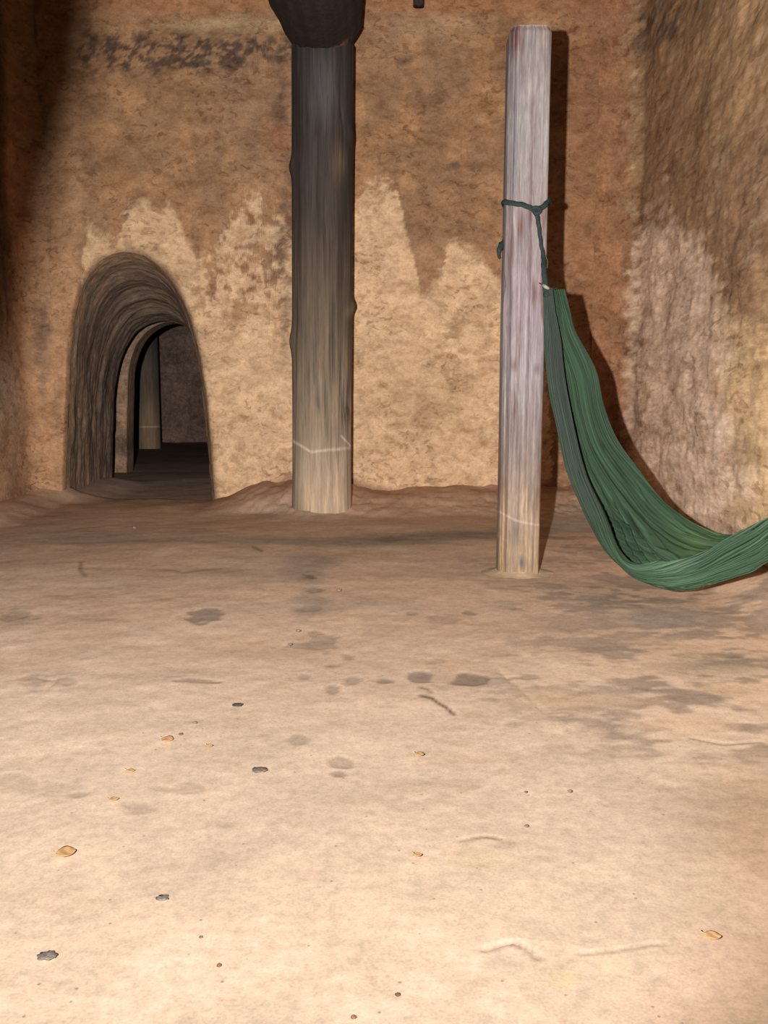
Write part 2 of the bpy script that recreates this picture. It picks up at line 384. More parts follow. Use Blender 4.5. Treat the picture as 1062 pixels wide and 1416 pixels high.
# right flat remainder
nx, nz_ = 190, 260
X = np.linspace(XR, 1.24, nx); Z = np.linspace(-.12, ZT, nz_)
gx, gz = np.meshgrid(X, Z, indexing='ij'); Q0 = np.stack([gx.ravel(), np.full(gx.size, YW), gz.ravel()], 1)
Q0[:, 1] = YW - disp_back(Q0)
V = np.concatenate([P0, Q0]); Cc = np.concatenate([colr, paint_back(Q0)])
Fa = np.concatenate([grid_faces(ns, nt_), grid_faces(nx, nz_) + len(P0)])
mesh_obj('wall_back', V, Fa, M_wall, color=Cc, kind='structure')

# right and left walls: vertical sheets along a plan path, rounded into the corners
def sheet(path, nu, nv, z0, z1, seed, paint, name, mat, amp=1.0, inward=1):
    C = resample(path, nu, smooth=False)
    # smooth the polyline a little
    for _ in range(6): C[1:-1] = (C[:-2] + 2 * C[1:-1] + C[2:]) / 4
    T = np.gradient(C, axis=0); T /= np.linalg.norm(T, axis=1)[:, None]
    Nn = np.stack([-T[:, 1], T[:, 0], T[:, 0] * 0], 1) * inward
    Zs = np.linspace(z0, z1, nv)
    V = np.repeat(C[:, None, :], nv, 1); V[:, :, 2] = Zs[None, :]
    V = V.reshape(-1, 3); NN = np.repeat(Nn, nv, 0)
    D = relief(V, seed, amp)
    ed = np.repeat(np.linspace(0, 1, nu), nv)
    V = V + NN * (D * sst(0, .03, ed))[:, None]
    return mesh_obj(name, V, grid_faces(nu, nv), mat, color=paint(V), kind='structure')
def arc(cx, cy, r, a0, a1, n=8): return [(cx + r * math.cos(R(a0 + (a1 - a0) * i / n)), cy + r * math.sin(R(a0 + (a1 - a0) * i / n)), 0) for i in range(n + 1)]
sheet([(1.22, YW - .004, 0)] + arc(1.24, YW - .20, .20, 90, 8, 8) + [(1.425, 4.6, 0), (1.37, 3.9, 0), (1.30, 3.2, 0), (1.25, 2.6, 0), (1.24, 1.6, 0), (1.24, -.4, 0)], 420, 230, -.12, ZT, 63, paint_right, 'wall_right', M_side, 1.0, -1)
sheet([(-1.95, YW - .004, 0)] + arc(-1.97, YW - .13, .125, 90, 178, 8) + [(-2.10, 4.9, 0), (-2.12, 4.3, 0), (-2.12, 3.0, 0), (-2.10, -.4, 0)], 330, 200, -.12, ZT, 83, paint_left, 'wall_left', M_wall, 1.2, 1)

# passage through the wall
ny = 90
tt = np.linspace(0, 1, ny)
e = tt ** .85
W = A0[:, None, :] * (1 - e[None, :, None]) + A1[:, None, :] * e[None, :, None]
W[:, :, 1] = YW + .045 + (Y1 - YW - .045) * tt[None, :]
# ceiling of the passage falls early
ctr = np.array((-1.5, 0, .5))
Wf = W.reshape(-1, 3)
dirv = Wf - ctr; dirv[:, 1] = 0; dirv /= np.linalg.norm(dirv, axis=1)[:, None] + 1e-9
yy = Wf[:, 1]
ringn = fbm(np.stack([yy * 1.0, dirv[:, 0] * .7, dirv[:, 2] * .7], 1), (13, 1.5, 1.5), 4, 7) * .030
fade = sst(0, .08, (yy - YW - .045)) * sst(0, .08, Y1 + .03 - yy)
Wf = Wf + dirv * ((ringn + .010 * fbm(Wf, (9, 9, 9), 3, 17)) * fade)[:, None]
# first column joins the wall lip
Wf = Wf.reshape(ns, ny, 3); Wf[:, 0, :] = P0.reshape(ns, nt_, 3)[:, 0, :]; Wf = Wf.reshape(-1, 3)
n1 = fbm(Wf, (3, 14, 3), 4, 71); n2 = fbm(Wf, (9, 40, 9), 3, 72)
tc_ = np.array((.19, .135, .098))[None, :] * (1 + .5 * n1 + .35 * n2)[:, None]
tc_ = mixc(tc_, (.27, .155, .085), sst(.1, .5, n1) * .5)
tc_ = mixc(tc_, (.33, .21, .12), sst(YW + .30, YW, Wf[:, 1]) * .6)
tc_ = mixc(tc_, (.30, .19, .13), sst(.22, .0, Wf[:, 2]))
# rear face of the thick wall
nb = 8
B = []
dr = A1 - np.array((-1.55, Y1, .4)); dr[:, 1] = 0; dr /= np.linalg.norm(dr, axis=1)[:, None]
tb = np.linspace(0, 1, nb)
Bk = (Wf.reshape(ns, ny, 3)[:, -1, :])[:, None, :] + dr[:, None, :] * (tb[None, :, None] * 1.1); Bk[:, 1:, 1] += .02
Bk = Bk.reshape(-1, 3)
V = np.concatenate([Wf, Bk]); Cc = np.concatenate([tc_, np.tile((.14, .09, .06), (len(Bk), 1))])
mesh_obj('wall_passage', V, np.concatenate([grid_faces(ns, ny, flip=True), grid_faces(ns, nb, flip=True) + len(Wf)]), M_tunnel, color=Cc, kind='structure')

# second wall with its own arch, further along
def inner_wall():
    A = A2.copy(); nd = 40
    dr = A - np.array((-1.72, Y2, .4)); dr[:, 1] = 0; dr /= np.linalg.norm(dr, axis=1)[:, None]
    q = np.linspace(1, 0, nd)
    front = A[:, None, :] + dr[:, None, :] * (q[None, :, None] * 1.3)
    jam = np.repeat(A[:, None, :], 12, 1); jam[:, :, 1] += np.linspace(.015, .22, 12)[None, :]
    back = A[:, None, :] + dr[:, None, :] * (np.linspace(0.03, 1.3, 6)[None, :, None]); back[:, :, 1] += .24
    V = np.concatenate([front, jam, back], 1); nn = V.shape[1]; V = V.reshape(-1, 3)
    V[:, 1] += .012 * fbm(V, (3, 3, 3), 3, 91)
    n = fbm(V, (6, 6, 6), 4, 92)
    c = np.array((.36, .225, .14))[None, :] * (1 + .35 * n)[:, None]
    c = mixc(c, (.10, .08, .07), sst(.75, 1.3, V[:, 2] + .2 * n) * .4)
    c = mixc(c, (.16, .11, .08), blob(V[:, 1] * 0, V[:, 2], 0, .25, 1, .10, .5 * n) * .8)
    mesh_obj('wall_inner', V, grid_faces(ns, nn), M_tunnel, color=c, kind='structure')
inner_wall()
# the dim room beyond
def slab(name, p0, du, dv, nu, nv, c, seed, mat=M_tunnel, amp=.03):
    u = np.linspace(0, 1, nu); v = np.linspace(0, 1, nv)
    V = np.array(p0)[None, None, :] + u[:, None, None] * np.array(du)[None, None, :] + v[None, :, None] * np.array(dv)[None, None, :]
    V = V.reshape(-1, 3); nrm = np.cross(du, dv); nrm = nrm / np.linalg.norm(nrm)
    V = V + nrm[None, :] * (amp * fbm(V, (2, 2, 2), 4, seed))[:, None]
    n = fbm(V, (2.2, 2.2, 2.2), 4, seed + 3)
    return mesh_obj(name, V, grid_faces(nu, nv), mat, color=np.array(c)[None, :] * (1 + .5 * n)[:, None], kind='structure')
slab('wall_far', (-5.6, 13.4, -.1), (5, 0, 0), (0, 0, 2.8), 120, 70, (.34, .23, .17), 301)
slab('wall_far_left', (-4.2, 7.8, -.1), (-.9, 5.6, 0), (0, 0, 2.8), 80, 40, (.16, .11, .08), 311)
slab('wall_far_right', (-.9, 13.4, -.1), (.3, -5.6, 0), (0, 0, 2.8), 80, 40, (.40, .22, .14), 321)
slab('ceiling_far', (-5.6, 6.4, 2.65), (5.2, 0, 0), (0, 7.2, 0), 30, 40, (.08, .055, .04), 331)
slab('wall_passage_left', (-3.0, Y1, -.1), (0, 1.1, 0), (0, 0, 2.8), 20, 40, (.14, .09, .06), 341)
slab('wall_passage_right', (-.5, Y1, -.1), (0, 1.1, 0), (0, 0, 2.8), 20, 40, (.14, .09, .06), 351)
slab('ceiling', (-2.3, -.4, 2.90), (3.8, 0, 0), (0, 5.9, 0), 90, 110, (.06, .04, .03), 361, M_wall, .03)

# added unseen blocker beside the flash, shaped to cast the soft upper-left shadow
def add_flash_blocker():
    edge = []
    for (x, y) in [(160, -60), (130, 20), (120, 110), (98, 180), (74, 260), (52, 360), (20, 470), (-40, 640), (-110, 980)]:
        w3 = P(x, y, 5.2); tt = .34 / 5.2
        edge.append(tuple(FL + (w3 - FL) * tt))
    E = resample(edge, 40)
    E = np.concatenate([E, [[E[-1, 0] - .06, .34, .0 - .02]]]); E = np.concatenate([[[E[0, 0] + .03, .34, 1.6]], E])
    n = len(E); V = []
    prof = [(0.95, .02), (.25, -.01), (.04, .0), (.0, .02), (.07, .09), (.14, .14), (.9, .16)]
    for p in E:
        for (ox, oy) in prof: V.append((p[0] - ox, p[1] - .02 + oy, p[2]))
    V = np.array(V); V[:, 0] += .004 * fbm(V, (20, 20, 20), 3, 401)
    mesh_obj('flash_blocker', V, grid_faces(n, len(prof)), M_wall, color=np.tile((.045, .032, .026), (len(V), 1)), kind='structure')
add_flash_blocker()

# ------------------------------------------------------------------ floor
def floor():
    X = np.concatenate([np.linspace(-5.8, -2.3, 30)[:-1], np.arange(-2.3, 1.62, .0062)])
    ys = [.45]
    while ys[-1] < 5.5:
        y = ys[-1]; ys.append(y + max(.004, min(.024, 1.5 * y * y / (F * .6))))
    Y = np.concatenate([np.linspace(-.5, .44, 12), np.array(ys), np.linspace(5.55, 7.6, 50), np.linspace(7.75, 13.6, 40)])
    gx, gy = np.meshgrid(X, Y, indexing='ij'); V = np.stack([gx.ravel(), gy.ravel(), np.zeros(gx.size)], 1)
    x, y = PIX(V); px, py = x, y
    n1 = fbm(V, 1.3, 3, 501); n2 = fbm(V, 5, 4, 511); n3 = fbm(V, 22, 4, 521); n4 = fbm(V, (2.2, 5, 1), 4, 531); n5 = fbm(V, (9, 17, 1), 3, 541); n6 = fbm(V, (24, 40, 1), 3, 551)
    z = .010 * n1 + .0035 * n2 + .0010 * n3
    # dirt banked up against the walls
    dback = YW - V[:, 1]; intun = sst(-1.98, -1.85, V[:, 0]) * sst(-.95, -1.1, V[:, 0])
    hb = np.interp(V[:, 0], [-3, -1.9, -1.05, -.95, -.72, -.5, -.3, -.15, .1, .5, 1.2], [.07, .05, .03, .05, .13, .19, .17, .10, .085, .10, .12])
    bank = hb * (1 + .35 * n2) * sst(.62, -.02, dback + .16 * n2 + .05 * n3) * (V[:, 1] < YW + .15) * (1 - .75 * intun)
    bank = bank + .02 * sst(5.3, 7, V[:, 1])
    dr_ = np.interp(V[:, 1], [-1, 2.6, 3.2, 3.9, 4.6, 5.3], [1.24, 1.25, 1.30, 1.37, 1.425, 1.44]) - V[:, 0]
    bank = np.maximum(bank, .06 * sst(.28, 0, dr_ + .05 * n2)); bank = np.maximum(bank, .07 * sst(.3, 0, V[:, 0] + 2.11 + .05 * n2) * (V[:, 1] < 5.35))
    tl = blob(V[:, 0], V[:, 1], -1.92, 5.9, .16, 1.0) * (V[:, 1] > 5.25); bank = bank + .0 * tl + .06 * sst(.34, 0, V[:, 0] + 1.97) * (V[:, 0] < -1.5) * sst(5.15, 5.4, V[:, 1]) * sst(6.7, 6.3, V[:, 1])
    z = z + bank
    dp = np.hypot(V[:, 0] + .35, V[:, 1] - 4.86); z = z + .016 * sst(.36, .13, dp + .05 * n2 + .03 * n3)
    # colours
    c = np.tile((.62, .46, .335), (len(V), 1)) * (1 + .03 * n1 + .02 * n2)[:, None]
    c = mixc(c, (.60, .44, .32), sst(0, .5, n2) * .3)
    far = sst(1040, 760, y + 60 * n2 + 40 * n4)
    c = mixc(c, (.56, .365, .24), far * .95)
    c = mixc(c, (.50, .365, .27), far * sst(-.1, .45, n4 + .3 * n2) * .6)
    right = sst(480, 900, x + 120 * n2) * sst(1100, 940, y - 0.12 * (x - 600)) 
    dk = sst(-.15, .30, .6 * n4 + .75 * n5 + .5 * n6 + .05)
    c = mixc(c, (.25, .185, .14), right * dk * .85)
    c = mixc(c, (.36, .285, .215), sst(850, 1062, x + 50 * n2) * sst(1010, 1090, y) * sst(1300, 1150, y) * sst(-.3, .4, n2 + n4) * .6)
    c = mixc(c, (.44, .28, .175), sst(820, 1080, x + 90 * n2) * sst(1000, 1120, y) * .75)  # dimmer lower right: sideways flash falloff painted into the floor colour
    # dark damp band in front of the wall
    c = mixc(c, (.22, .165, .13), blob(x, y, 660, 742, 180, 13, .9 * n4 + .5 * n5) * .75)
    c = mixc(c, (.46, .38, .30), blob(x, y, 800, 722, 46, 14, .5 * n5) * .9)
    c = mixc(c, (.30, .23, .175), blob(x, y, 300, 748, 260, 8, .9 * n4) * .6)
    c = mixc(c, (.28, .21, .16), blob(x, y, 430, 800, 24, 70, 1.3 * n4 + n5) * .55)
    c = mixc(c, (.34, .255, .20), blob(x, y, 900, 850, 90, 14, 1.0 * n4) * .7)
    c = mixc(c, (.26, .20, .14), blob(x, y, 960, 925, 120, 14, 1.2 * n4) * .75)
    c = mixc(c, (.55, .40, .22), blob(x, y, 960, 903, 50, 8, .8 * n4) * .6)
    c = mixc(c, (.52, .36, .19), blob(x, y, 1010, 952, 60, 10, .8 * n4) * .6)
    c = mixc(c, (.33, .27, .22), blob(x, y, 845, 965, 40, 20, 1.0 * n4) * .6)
    spots = [(648, 937, 17, 8, .75), (582, 936, 14, 7, .7), (532, 939, 15, 6, .6), (487, 939, 12, 5, .4), (430, 797, 13, 4, .9), (436, 815, 10, 4, .5), (283, 850, 23, 8, .75),
             (22, 855, 26, 9, .45), (52, 945, 18, 11, .35), (90, 948, 14, 6, .35), (433, 873, 10, 5, .4), (440, 886, 26, 10, .5), (457, 918, 12, 5, .45), (422, 934, 12, 5, .45), (482, 905, 9, 5, .4), (458, 954, 8, 7, .5),
             (280, 943, 34, 4, .5), (568, 846, 10, 4, .45), (648, 845, 9, 4, .6), (612, 853, 26, 5, .35), (715, 841, 12, 3, .5), (735, 934, 18, 6, .5), (705, 935, 14, 3, .4), (412, 1021, 18, 7, .4), (472, 1050, 14, 8, .4), (468, 1066, 9, 4, .45),
             (22, 1086, 24, 10, .22), (90, 1092, 30, 10, .2), (215, 1089, 20, 7, .22), (262, 1088, 20, 7, .25), (195, 1118, 22, 11, .3), (108, 1100, 10, 4, .3), (120, 1356, 14, 6, .12), (88, 1357, 14, 6, .12),
             (600, 912, 16, 4, .35), (430, 840, 18, 4, .4), (460, 775, 20, 4, .3), (540, 742, 20, 5, .5), (300, 943, 10, 3, .5), (700, 1165, 14, 6, .2), (655, 1185, 20, 10, .18), (700, 1330, 20, 12, .15), (1000, 905, 30, 5, .4), (850, 1010, 30, 12, .2)]
    for (bx, by, rx, ry, a) in spots:
        b = sst(.05, .55, blob(x, y, bx, by, rx * 1.05, ry * 1.05, .9 * n3 + .7 * n5) ) * (1 if by < 1300 else 1)
        c = mixc(c, (.19, .145, .115), b * a); z = z - .0035 * b * a
    # pinkish pale worn patches
    for (bx, by, rx, ry, a) in [(190, 853, 40, 6, .6), (330, 858, 22, 6, .5), (25, 948, 30, 4, .8), (800, 968, 90, 14, .6), (950, 1000, 60, 16, .5), (650, 1045, 60, 10, .4), (45, 826, 30, 3, .5), (570, 808, 26, 4, .7), (870, 845, 22, 3, .6), (920, 888, 70, 6, .45)]:
        c = mixc(c, (.62, .42, .27), blob(x, y, bx, by, rx, ry, .7 * n5 + .3 * n3) * a)
    for (bx, by, rx, ry, a) in [(780, 1358, 26, 14, .6), (845, 1340, 30, 20, .25), (660, 1190, 40, 14, .35), (720, 730, 10, 10, 0)]:
        c = mixc(c, (.66, .50, .28), blob(x, y, bx, by, rx, ry, .7 * n3) * a)
    # cracks and lifted edges
    def seg(pts, wd, dep, col, am):
        nonlocal z, c
        dm = np.full(len(V), 1e9); sg = np.zeros(len(V))
        for (ax, ay), (bx, by) in zip(pts, pts[1:]):
            ux, uy = bx - ax, by - ay; L2 = ux * ux + uy * uy
            tq = np.clip(((x - ax) * ux + (y - ay) * uy) / L2, 0, 1)
            wd = max(wd, 3.4); d = np.hypot(x - ax - tq * ux, (y - ay - tq * uy) * 1.15)
            dm = np.minimum(dm, d)
        m = np.clip(1 - dm / (wd * (1 + .25 * n3)), 0, 1)
        z = z - dep * m; c = mixc(c, col, m * am)
    seg([(582, 961), (596, 964), (607, 972), (617, 977), (627, 986)], 3.8, .0012, (.10, .06, .04), 1)
    seg([(582, 948), (592, 951), (595, 956)], 3, .003, (.15, .1, .07), .8)
    seg([(110, 787), (150, 787), (190, 786), (240, 788), (252, 793), (275, 788), (305, 785)], 2.2, .001, (.22, .15, .11), .45)
    seg([(90, 752), (140, 750), (210, 748), (250, 750), (300, 751)], 2.0, .001, (.24, .17, .12), .35)
    seg([(112, 779), (111, 790), (118, 797)], 2, .001, (.14, .09, .06), .8)
    seg([(350, 757), (362, 762)], 3, .002, (.14, .1, .07), .8)
    seg([(668, 1155), (684, 1157), (690, 1160)], 2.5, .003, (.2, .14, .09), .8)
    seg([(638, 1163), (655, 1158), (668, 1156)], 2.5, .002, (.3, .22, .15), .6)
    seg([(668, 1316), (690, 1308), (710, 1303), (728, 1312), (742, 1322), (750, 1330)], 4, .005, (.30, .22, .15), .7)
    seg([(800, 1322), (850, 1316), (900, 1306), (920, 1308)], 2.5, .002, (.38, .28, .2), .5)
    seg([(955, 1020), (1000, 1030), (1050, 1026)], 2, .002, (.32, .25, .18), .6)
    seg([(690, 925), (720, 950), (755, 985)], 2.5, .002, (.6, .45, .32), .5)
    seg([(55, 940), (75, 945), (65, 958)], 2, .003, (.62, .48, .34), .6)
    # red-brown loose dirt near the back wall, smoke-brown passage floor
    c = mixc(c, (.40, .235, .15), sst(.55, .12, dback + .22 * n2 + .05 * n3) * (1 - .25 * intun))
    c = mixc(c, (.42, .265, .18), sst(-1.2, -1.95, V[:, 0] + .2 * n2) * sst(3.6, 4.7, V[:, 1]) * .8)
    c = mixc(c, (.48, .33, .25), sst(YW - .1, YW + .5, V[:, 1]))
    c = c * (1 + .07 * n3 + (.05 + .12 * far) * n5 + .10 * far * n6)[:, None]
    V[:, 2] = z
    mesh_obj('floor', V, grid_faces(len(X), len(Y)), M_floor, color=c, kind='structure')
floor()

# ------------------------------------------------------------------ round post carrying the roof log
def trunk(name, base, top, rad, z0, z1, nz, na, parent, mat, colfn, seed, knots=(), groove=.012, shape=None):
    zz = np.linspace(0, 1, nz); aa = np.linspace(0, 2 * math.pi, na, endpoint=False)
    Zg, Ag = np.meshgrid(zz, aa, indexing='ij'); Zg = Zg.ravel(); Ag = Ag.ravel()
    ctr = np.array(base)[None, :] * (1 - Zg)[:, None] + np.array(top)[None, :] * Zg[:, None]
    q = np.stack([np.cos(Ag), np.sin(Ag), Zg * (z1 - z0)], 1)
    r = rad(Zg) * (shape(Ag, Zg) if shape is not None else 1)
    n = fbm(q, (3.2, 3.2, .9), 4, seed); rg = 1 - np.abs(fbm(q, (6, 6, .8), 3, seed + 3)) * 4; rg = np.clip(rg, 0, 1)
    msk = sst(-.1, .3, fbm(q, (2, 2, 2), 3, seed + 8))
    r = r + .004 * n - groove * rg ** 2 * msk
    for (a, zk, ra, rz, h) in knots:
        da = np.angle(np.exp(1j * (Ag - a)))
        r = r + h * np.exp(-(da / ra) ** 2 - ((Zg * (z1 - z0) + z0 - zk) / rz) ** 2)
    V = ctr + np.stack([np.cos(Ag) * r, np.sin(Ag) * r, 0 * r], 1)
    Fq = grid_faces(nz, na)
    # wrap faces
    i = np.arange(nz - 1); wf = np.stack([i * na + na - 1, (i + 1) * na + na - 1, (i + 1) * na, i * na], 1)
    Fq = np.concatenate([Fq, wf])[:, ::-1]
    c = colfn(V, Ag, Zg * (z1 - z0) + z0, rg * msk, q)
    # caps as fans
    V = np.concatenate([V, [ctr[0]], [ctr[-1] + np.array((0, 0, .004))]]); c = np.concatenate([c, c[:1], c[-2:-1]])
    k = len(V) - 2; j = np.arange(na)
    cap = np.stack([j, (j + 1) % na, np.full(na, k), np.full(na, k)], 1)
    cap2 = np.stack([(nz - 1) * na + (j + 1) % na, (nz - 1) * na + j, np.full(na, k + 1), np.full(na, k + 1)], 1)
    faces = [tuple(f) for f in Fq.tolist()] + [tuple(f[:3]) for f in cap.tolist()] + [tuple(f[:3]) for f in cap2.tolist()]
    return mesh_obj(name, V, faces, mat, parent, color=c)

pb = P(444.5, 706, 4.86); pt = P(446.5, 60, 4.86)
pb.z = -.04; pt.z = 2.43
def col1(V, A, z, rg, q):
    x, y = PIX(V)
    n = fbm(q, (3, 3, .7), 4, 601); n2 = fbm(q, (14, 14, 1.6), 4, 611); n3 = fbm(q, (2, 2, 2), 3, 621)
    ks = [0, 90, 200, 300, 380, 450, 540, 600, 640, 700, 760]
    cs = np.array([(.030, .025, .022), (.040, .034, .032), (.042, .034, .029), (.052, .040, .033), (.084, .063, .047), (.110, .083, .058), (.19, .145, .10), (.24, .18, .125), (.31, .235, .17), (.42, .31, .205), (.34, .22, .14)])
    yy = y + 25 * n3
    c = np.stack([np.interp(yy, ks, cs[:, k]) for k in range(3)], 1)
    c = c * (1 + .30 * n + .30 * n2)[:, None]
    c = mixc(c, (.05, .038, .03), rg * .6 * sst(720, 560, y))
    c = mixc(c, (.10, .072, .05), sst(.1, .5, n) * sst(400, 480, y) * .5)
    c = mixc(c, (.12, .10, .06), sst(430, 405, x) * sst(450, 520, y) * .35)
    c = mixc(c, (.085, .08, .078), blob(x, y, 446, 120, 22, 50, .5 * n2) * .6)
    c = mixc(c, (.20, .145, .09), blob(x, y, 483, 432, 7, 10, .6 * n2) * .5)
    c = mixc(c, (.16, .09, .055), blob(x, y, 470, 225, 12, 30, .5 * n2) * .4)
    # pale worn scratch round the foot
    line = np.interp(x, [400, 412, 430, 440, 455, 470, 487], [607, 614, 625, 624, 622, 621, 619])
    c = mixc(c, (.46, .34, .27), np.clip(1 - np.abs(y - line) / 3.2, 0, 1) * .9 * (V[:, 1] < 4.9))
    l2 = np.interp(x, [472, 484], [603, 616]); c = mixc(c, (.5, .40, .33), np.clip(1 - np.abs(y - l2) / 2.6, 0, 1) * (x > 471) * (V[:, 1] < 4.9))
    return c
post = empty('roof_post', (pb.x, pb.y, 0), 'thick round tree-trunk post against the back wall, blackened above and pale at its foot', 'post')
kn = [(R(190), 1.83, .22, .045, .016), (R(187), 0.93, .22, .06, .014), (R(-8), 1.115, .16, .035, .018), (R(-15), 1.98, .3, .05, .008)]
tr = trunk('trunk', (pb.x, pb.y, pb.z), (pt.x, pt.y, pt.z), lambda z: .160 + .006 * np.exp(-z * 12), pb.z, pt.z, 420, 220, None, M_wood, col1, 631, kn, .010)
tr.parent = post; tr.location = (-pb.x, -pb.y, 0)

# roof log resting on the post and running towards the viewer
def log():
    n, na = 220, 96
    yy = np.linspace(4.90, -.35, n); aa = np.linspace(0, 2 * math.pi, na, endpoint=False)
    Yg, Ag = np.meshgrid(yy, aa, indexing='ij'); Yg = Yg.ravel(); Ag = Ag.ravel()
    q = np.stack([np.cos(Ag), np.sin(Ag), Yg], 1)
    r = .208 + .014 * fbm(q, (2, 2, 2.0), 3, 701) + .006 * fbm(q, (7, 7, 1.5), 3, 702)
    r = r + .035 * np.exp(-(np.angle(np.exp(1j * (Ag - R(185)))) / .35) ** 2 - ((Yg - 4.55) / .14) ** 2)
    r = r * np.where(Yg > 4.84, .93, 1)
    cx = pt.x - .005 + .0 * Yg; cz = 2.575 + (4.9 - Yg) * .005
    V = np.stack([cx + r * np.cos(Ag), Yg, cz + r * np.sin(Ag)], 1)
    Fq = [tuple(f) for f in grid_faces(n, na).tolist()] + [(i * na + na - 1, (i + 1) * na + na - 1, (i + 1) * na, i * na) for i in range(n - 1)]
    Fq += [tuple(range(na)), tuple((n - 1) * na + k for k in range(na))[::-1]]
    c = np.tile((.030, .022, .020), (len(V), 1)) * (1 + .4 * fbm(q, (6, 6, 1.2), 4, 711))[:, None]
    c = mixc(c, (.30, .15, .08), blob(V[:, 0], V[:, 1], -.25, 4.75, .07, .04, .4 * fbm(q, 20, 3, 5)) * (Ag > math.pi) * .9)
    o = mesh_obj('roof_log', V, Fq, M_wood, color=c)
    tag(o, 'thick blackened log laid on top of the round post under the ceiling', 'beam')
log()

# ------------------------------------------------------------------ squared post with the hammock tied to it
YP = 3.13
qb = P(715, 795, YP); qt = P(731.5, 33, YP)
qb.z = -.03; zt2 = P(731, 35, YP - .05).z
def shape2(A, Z):
    # rounded rectangle with a bevelled left front edge
    ca, sa = np.cos(A), np.sin(A)
    hx = .0685 + .0035 * (1 - Z) ; hy = .060
    p = 9.0
    r = 1 / ((np.abs(ca / hx)) ** p + (np.abs(sa / hy)) ** p) ** (1 / p)
    # bevel plane toward lower left (-x,-y)
    nx, ny = -.80, -.60; d = ca * nx + sa * ny
    r = np.where(d > 0, np.minimum(r, .0735 / np.maximum(d, 1e-3)), r)
    return r
def rad2(z):
    return 1 - .10 * sst(.988, 1.0, z)
def col2(V, A, z, rg, q):
    x, y = PIX(V)
    n = fbm(q, (5, 5, 2), 4, 801); n2 = fbm(q, (16, 16, 2.0), 4, 811); n3 = fbm(q, (3, 3, 5), 4, 821)
    ks = [0, 60, 200, 300, 400, 520, 620, 680, 720, 800]
    cs = np.array([(.150, .100, .080), (.142, .120, .112), (.152, .136, .130), (.150, .118, .113), (.132, .102, .105), (.135, .112, .110), (.118, .090, .075), (.125, .085, .060), (.165, .110, .068), (.185, .125, .068)])
    c = np.stack([np.interp(y + 20 * n3, ks, cs[:, k]) for k in range(3)], 1) * (1 + .22 * n + .30 * n2)[:, None]
    c = mixc(c, (.055, .05, .06), sst(.05, .4, n) * sst(420, 330, y + 30 * n3) * sst(742, 712, x) * .65)
    c = mixc(c, (.06, .022, .016), sst(.25, .5, n3 + .4 * n2) * sst(255, 300, y) * sst(600, 560, y) * .6)
    for (bx, by, rx, ry, a) in [(721, 315, 6, 24, .9), (740, 405, 8, 24, .9), (750, 300, 4, 26, .7), (712, 55, 12, 26, .9), (732, 300, 3, 20, .5), (711, 505, 7, 10, .6), (742, 510, 4, 10, .7), (735, 560, 10, 40, .3), (706, 350, 5, 40, .5)]:
        c = mixc(c, (.062, .022, .018), blob(x, y, bx, by, rx, ry, .8 * n2) * a)
    c = mixc(c, (.055, .045, .045), blob(x, y, 722, 778, 6, 10, .3 * n) * .8)
    c = mixc(c, (.062, .043, .034), blob(x, y, 712, 735, 12, 22, .5 * n2) * .6)
    c = mixc(c, (.07, .05, .045), blob(x, y, 712, 610, 14, 50, .8 * n2) * .6)
    c = mixc(c, (.21, .18, .165), sst(.15, .4, n2) * sst(420, 250, y) * .6)
    c = mixc(c, (.20, .17, .16), (x < 706) * sst(.0, .3, n2) * sst(690, 640, y) * .6)
    line = np.interp(x, [692, 700, 712, 722, 742], [708, 713, 719, 722, 726])
    c = mixc(c, (.24, .17, .14), np.clip(1 - np.abs(y - line) / 2.6, 0, 1) * .85)
    l2 = np.interp(x, [688, 700], [740, 748]); c = mixc(c, (.22, .16, .12), np.clip(1 - np.abs(y - l2) / 2.2, 0, 1) * .6 * (x < 702))
    return c
post2 = empty('squared_post', (qb.x, YP, 0), 'free-standing squared weathered grey-pink post with green cord tied round it', 'post')
t2 = trunk('timber', (qb.x, YP, qb.z), (P(731.5, 400, YP).x + (qt.x - P(731.5, 400, YP).x), YP, zt2), rad2, qb.z, zt2, 520, 200, None, M_bare, col2, 831,
           [(R(0), 1.245, .10, .016, .007), (R(200), 1.0, .2, .03, -.006)], .0035, shape2)
t2.data.vertices  # placed in world measure
me = t2.data
for v in me.vertices:
    # trunk() adds +-10 mm of grain at full scale: soften it on this planed timber
    pass
t2.parent = post2; t2.location = (-qb.x, -YP, 0)
# small bark fibre sticking out above the cord
# collar of earth around the foot
def collar(name, cx, cy, r0, r1, h, label=None):
    na, nr = 64, 8; V = []
    for i in range(na):
        a = 2 * math.pi * i / na
        for j in range(nr):
            s_ = j / (nr - 1); r = r0 + (r1 - r0) * s_
            V.append((cx + math.cos(a) * r, cy + math.sin(a) * r * .9, .004 + h * (1 - s_) ** 2 - .006 * s_))
    V = np.array(V); V[:, 2] += .004 * fbm(V, (25, 25, 25), 3, 851)
    return mesh_obj(name, V, grid_faces(na, nr, wrapu=True), M_floor, color=np.tile((.44, .31, .20), (len(V), 1)) * (1 + .15 * fbm(V, (20, 20, 20), 3, 9))[:, None], kind='structure')
collar('trim_1', qb.x, YP, .045, .13, .016)

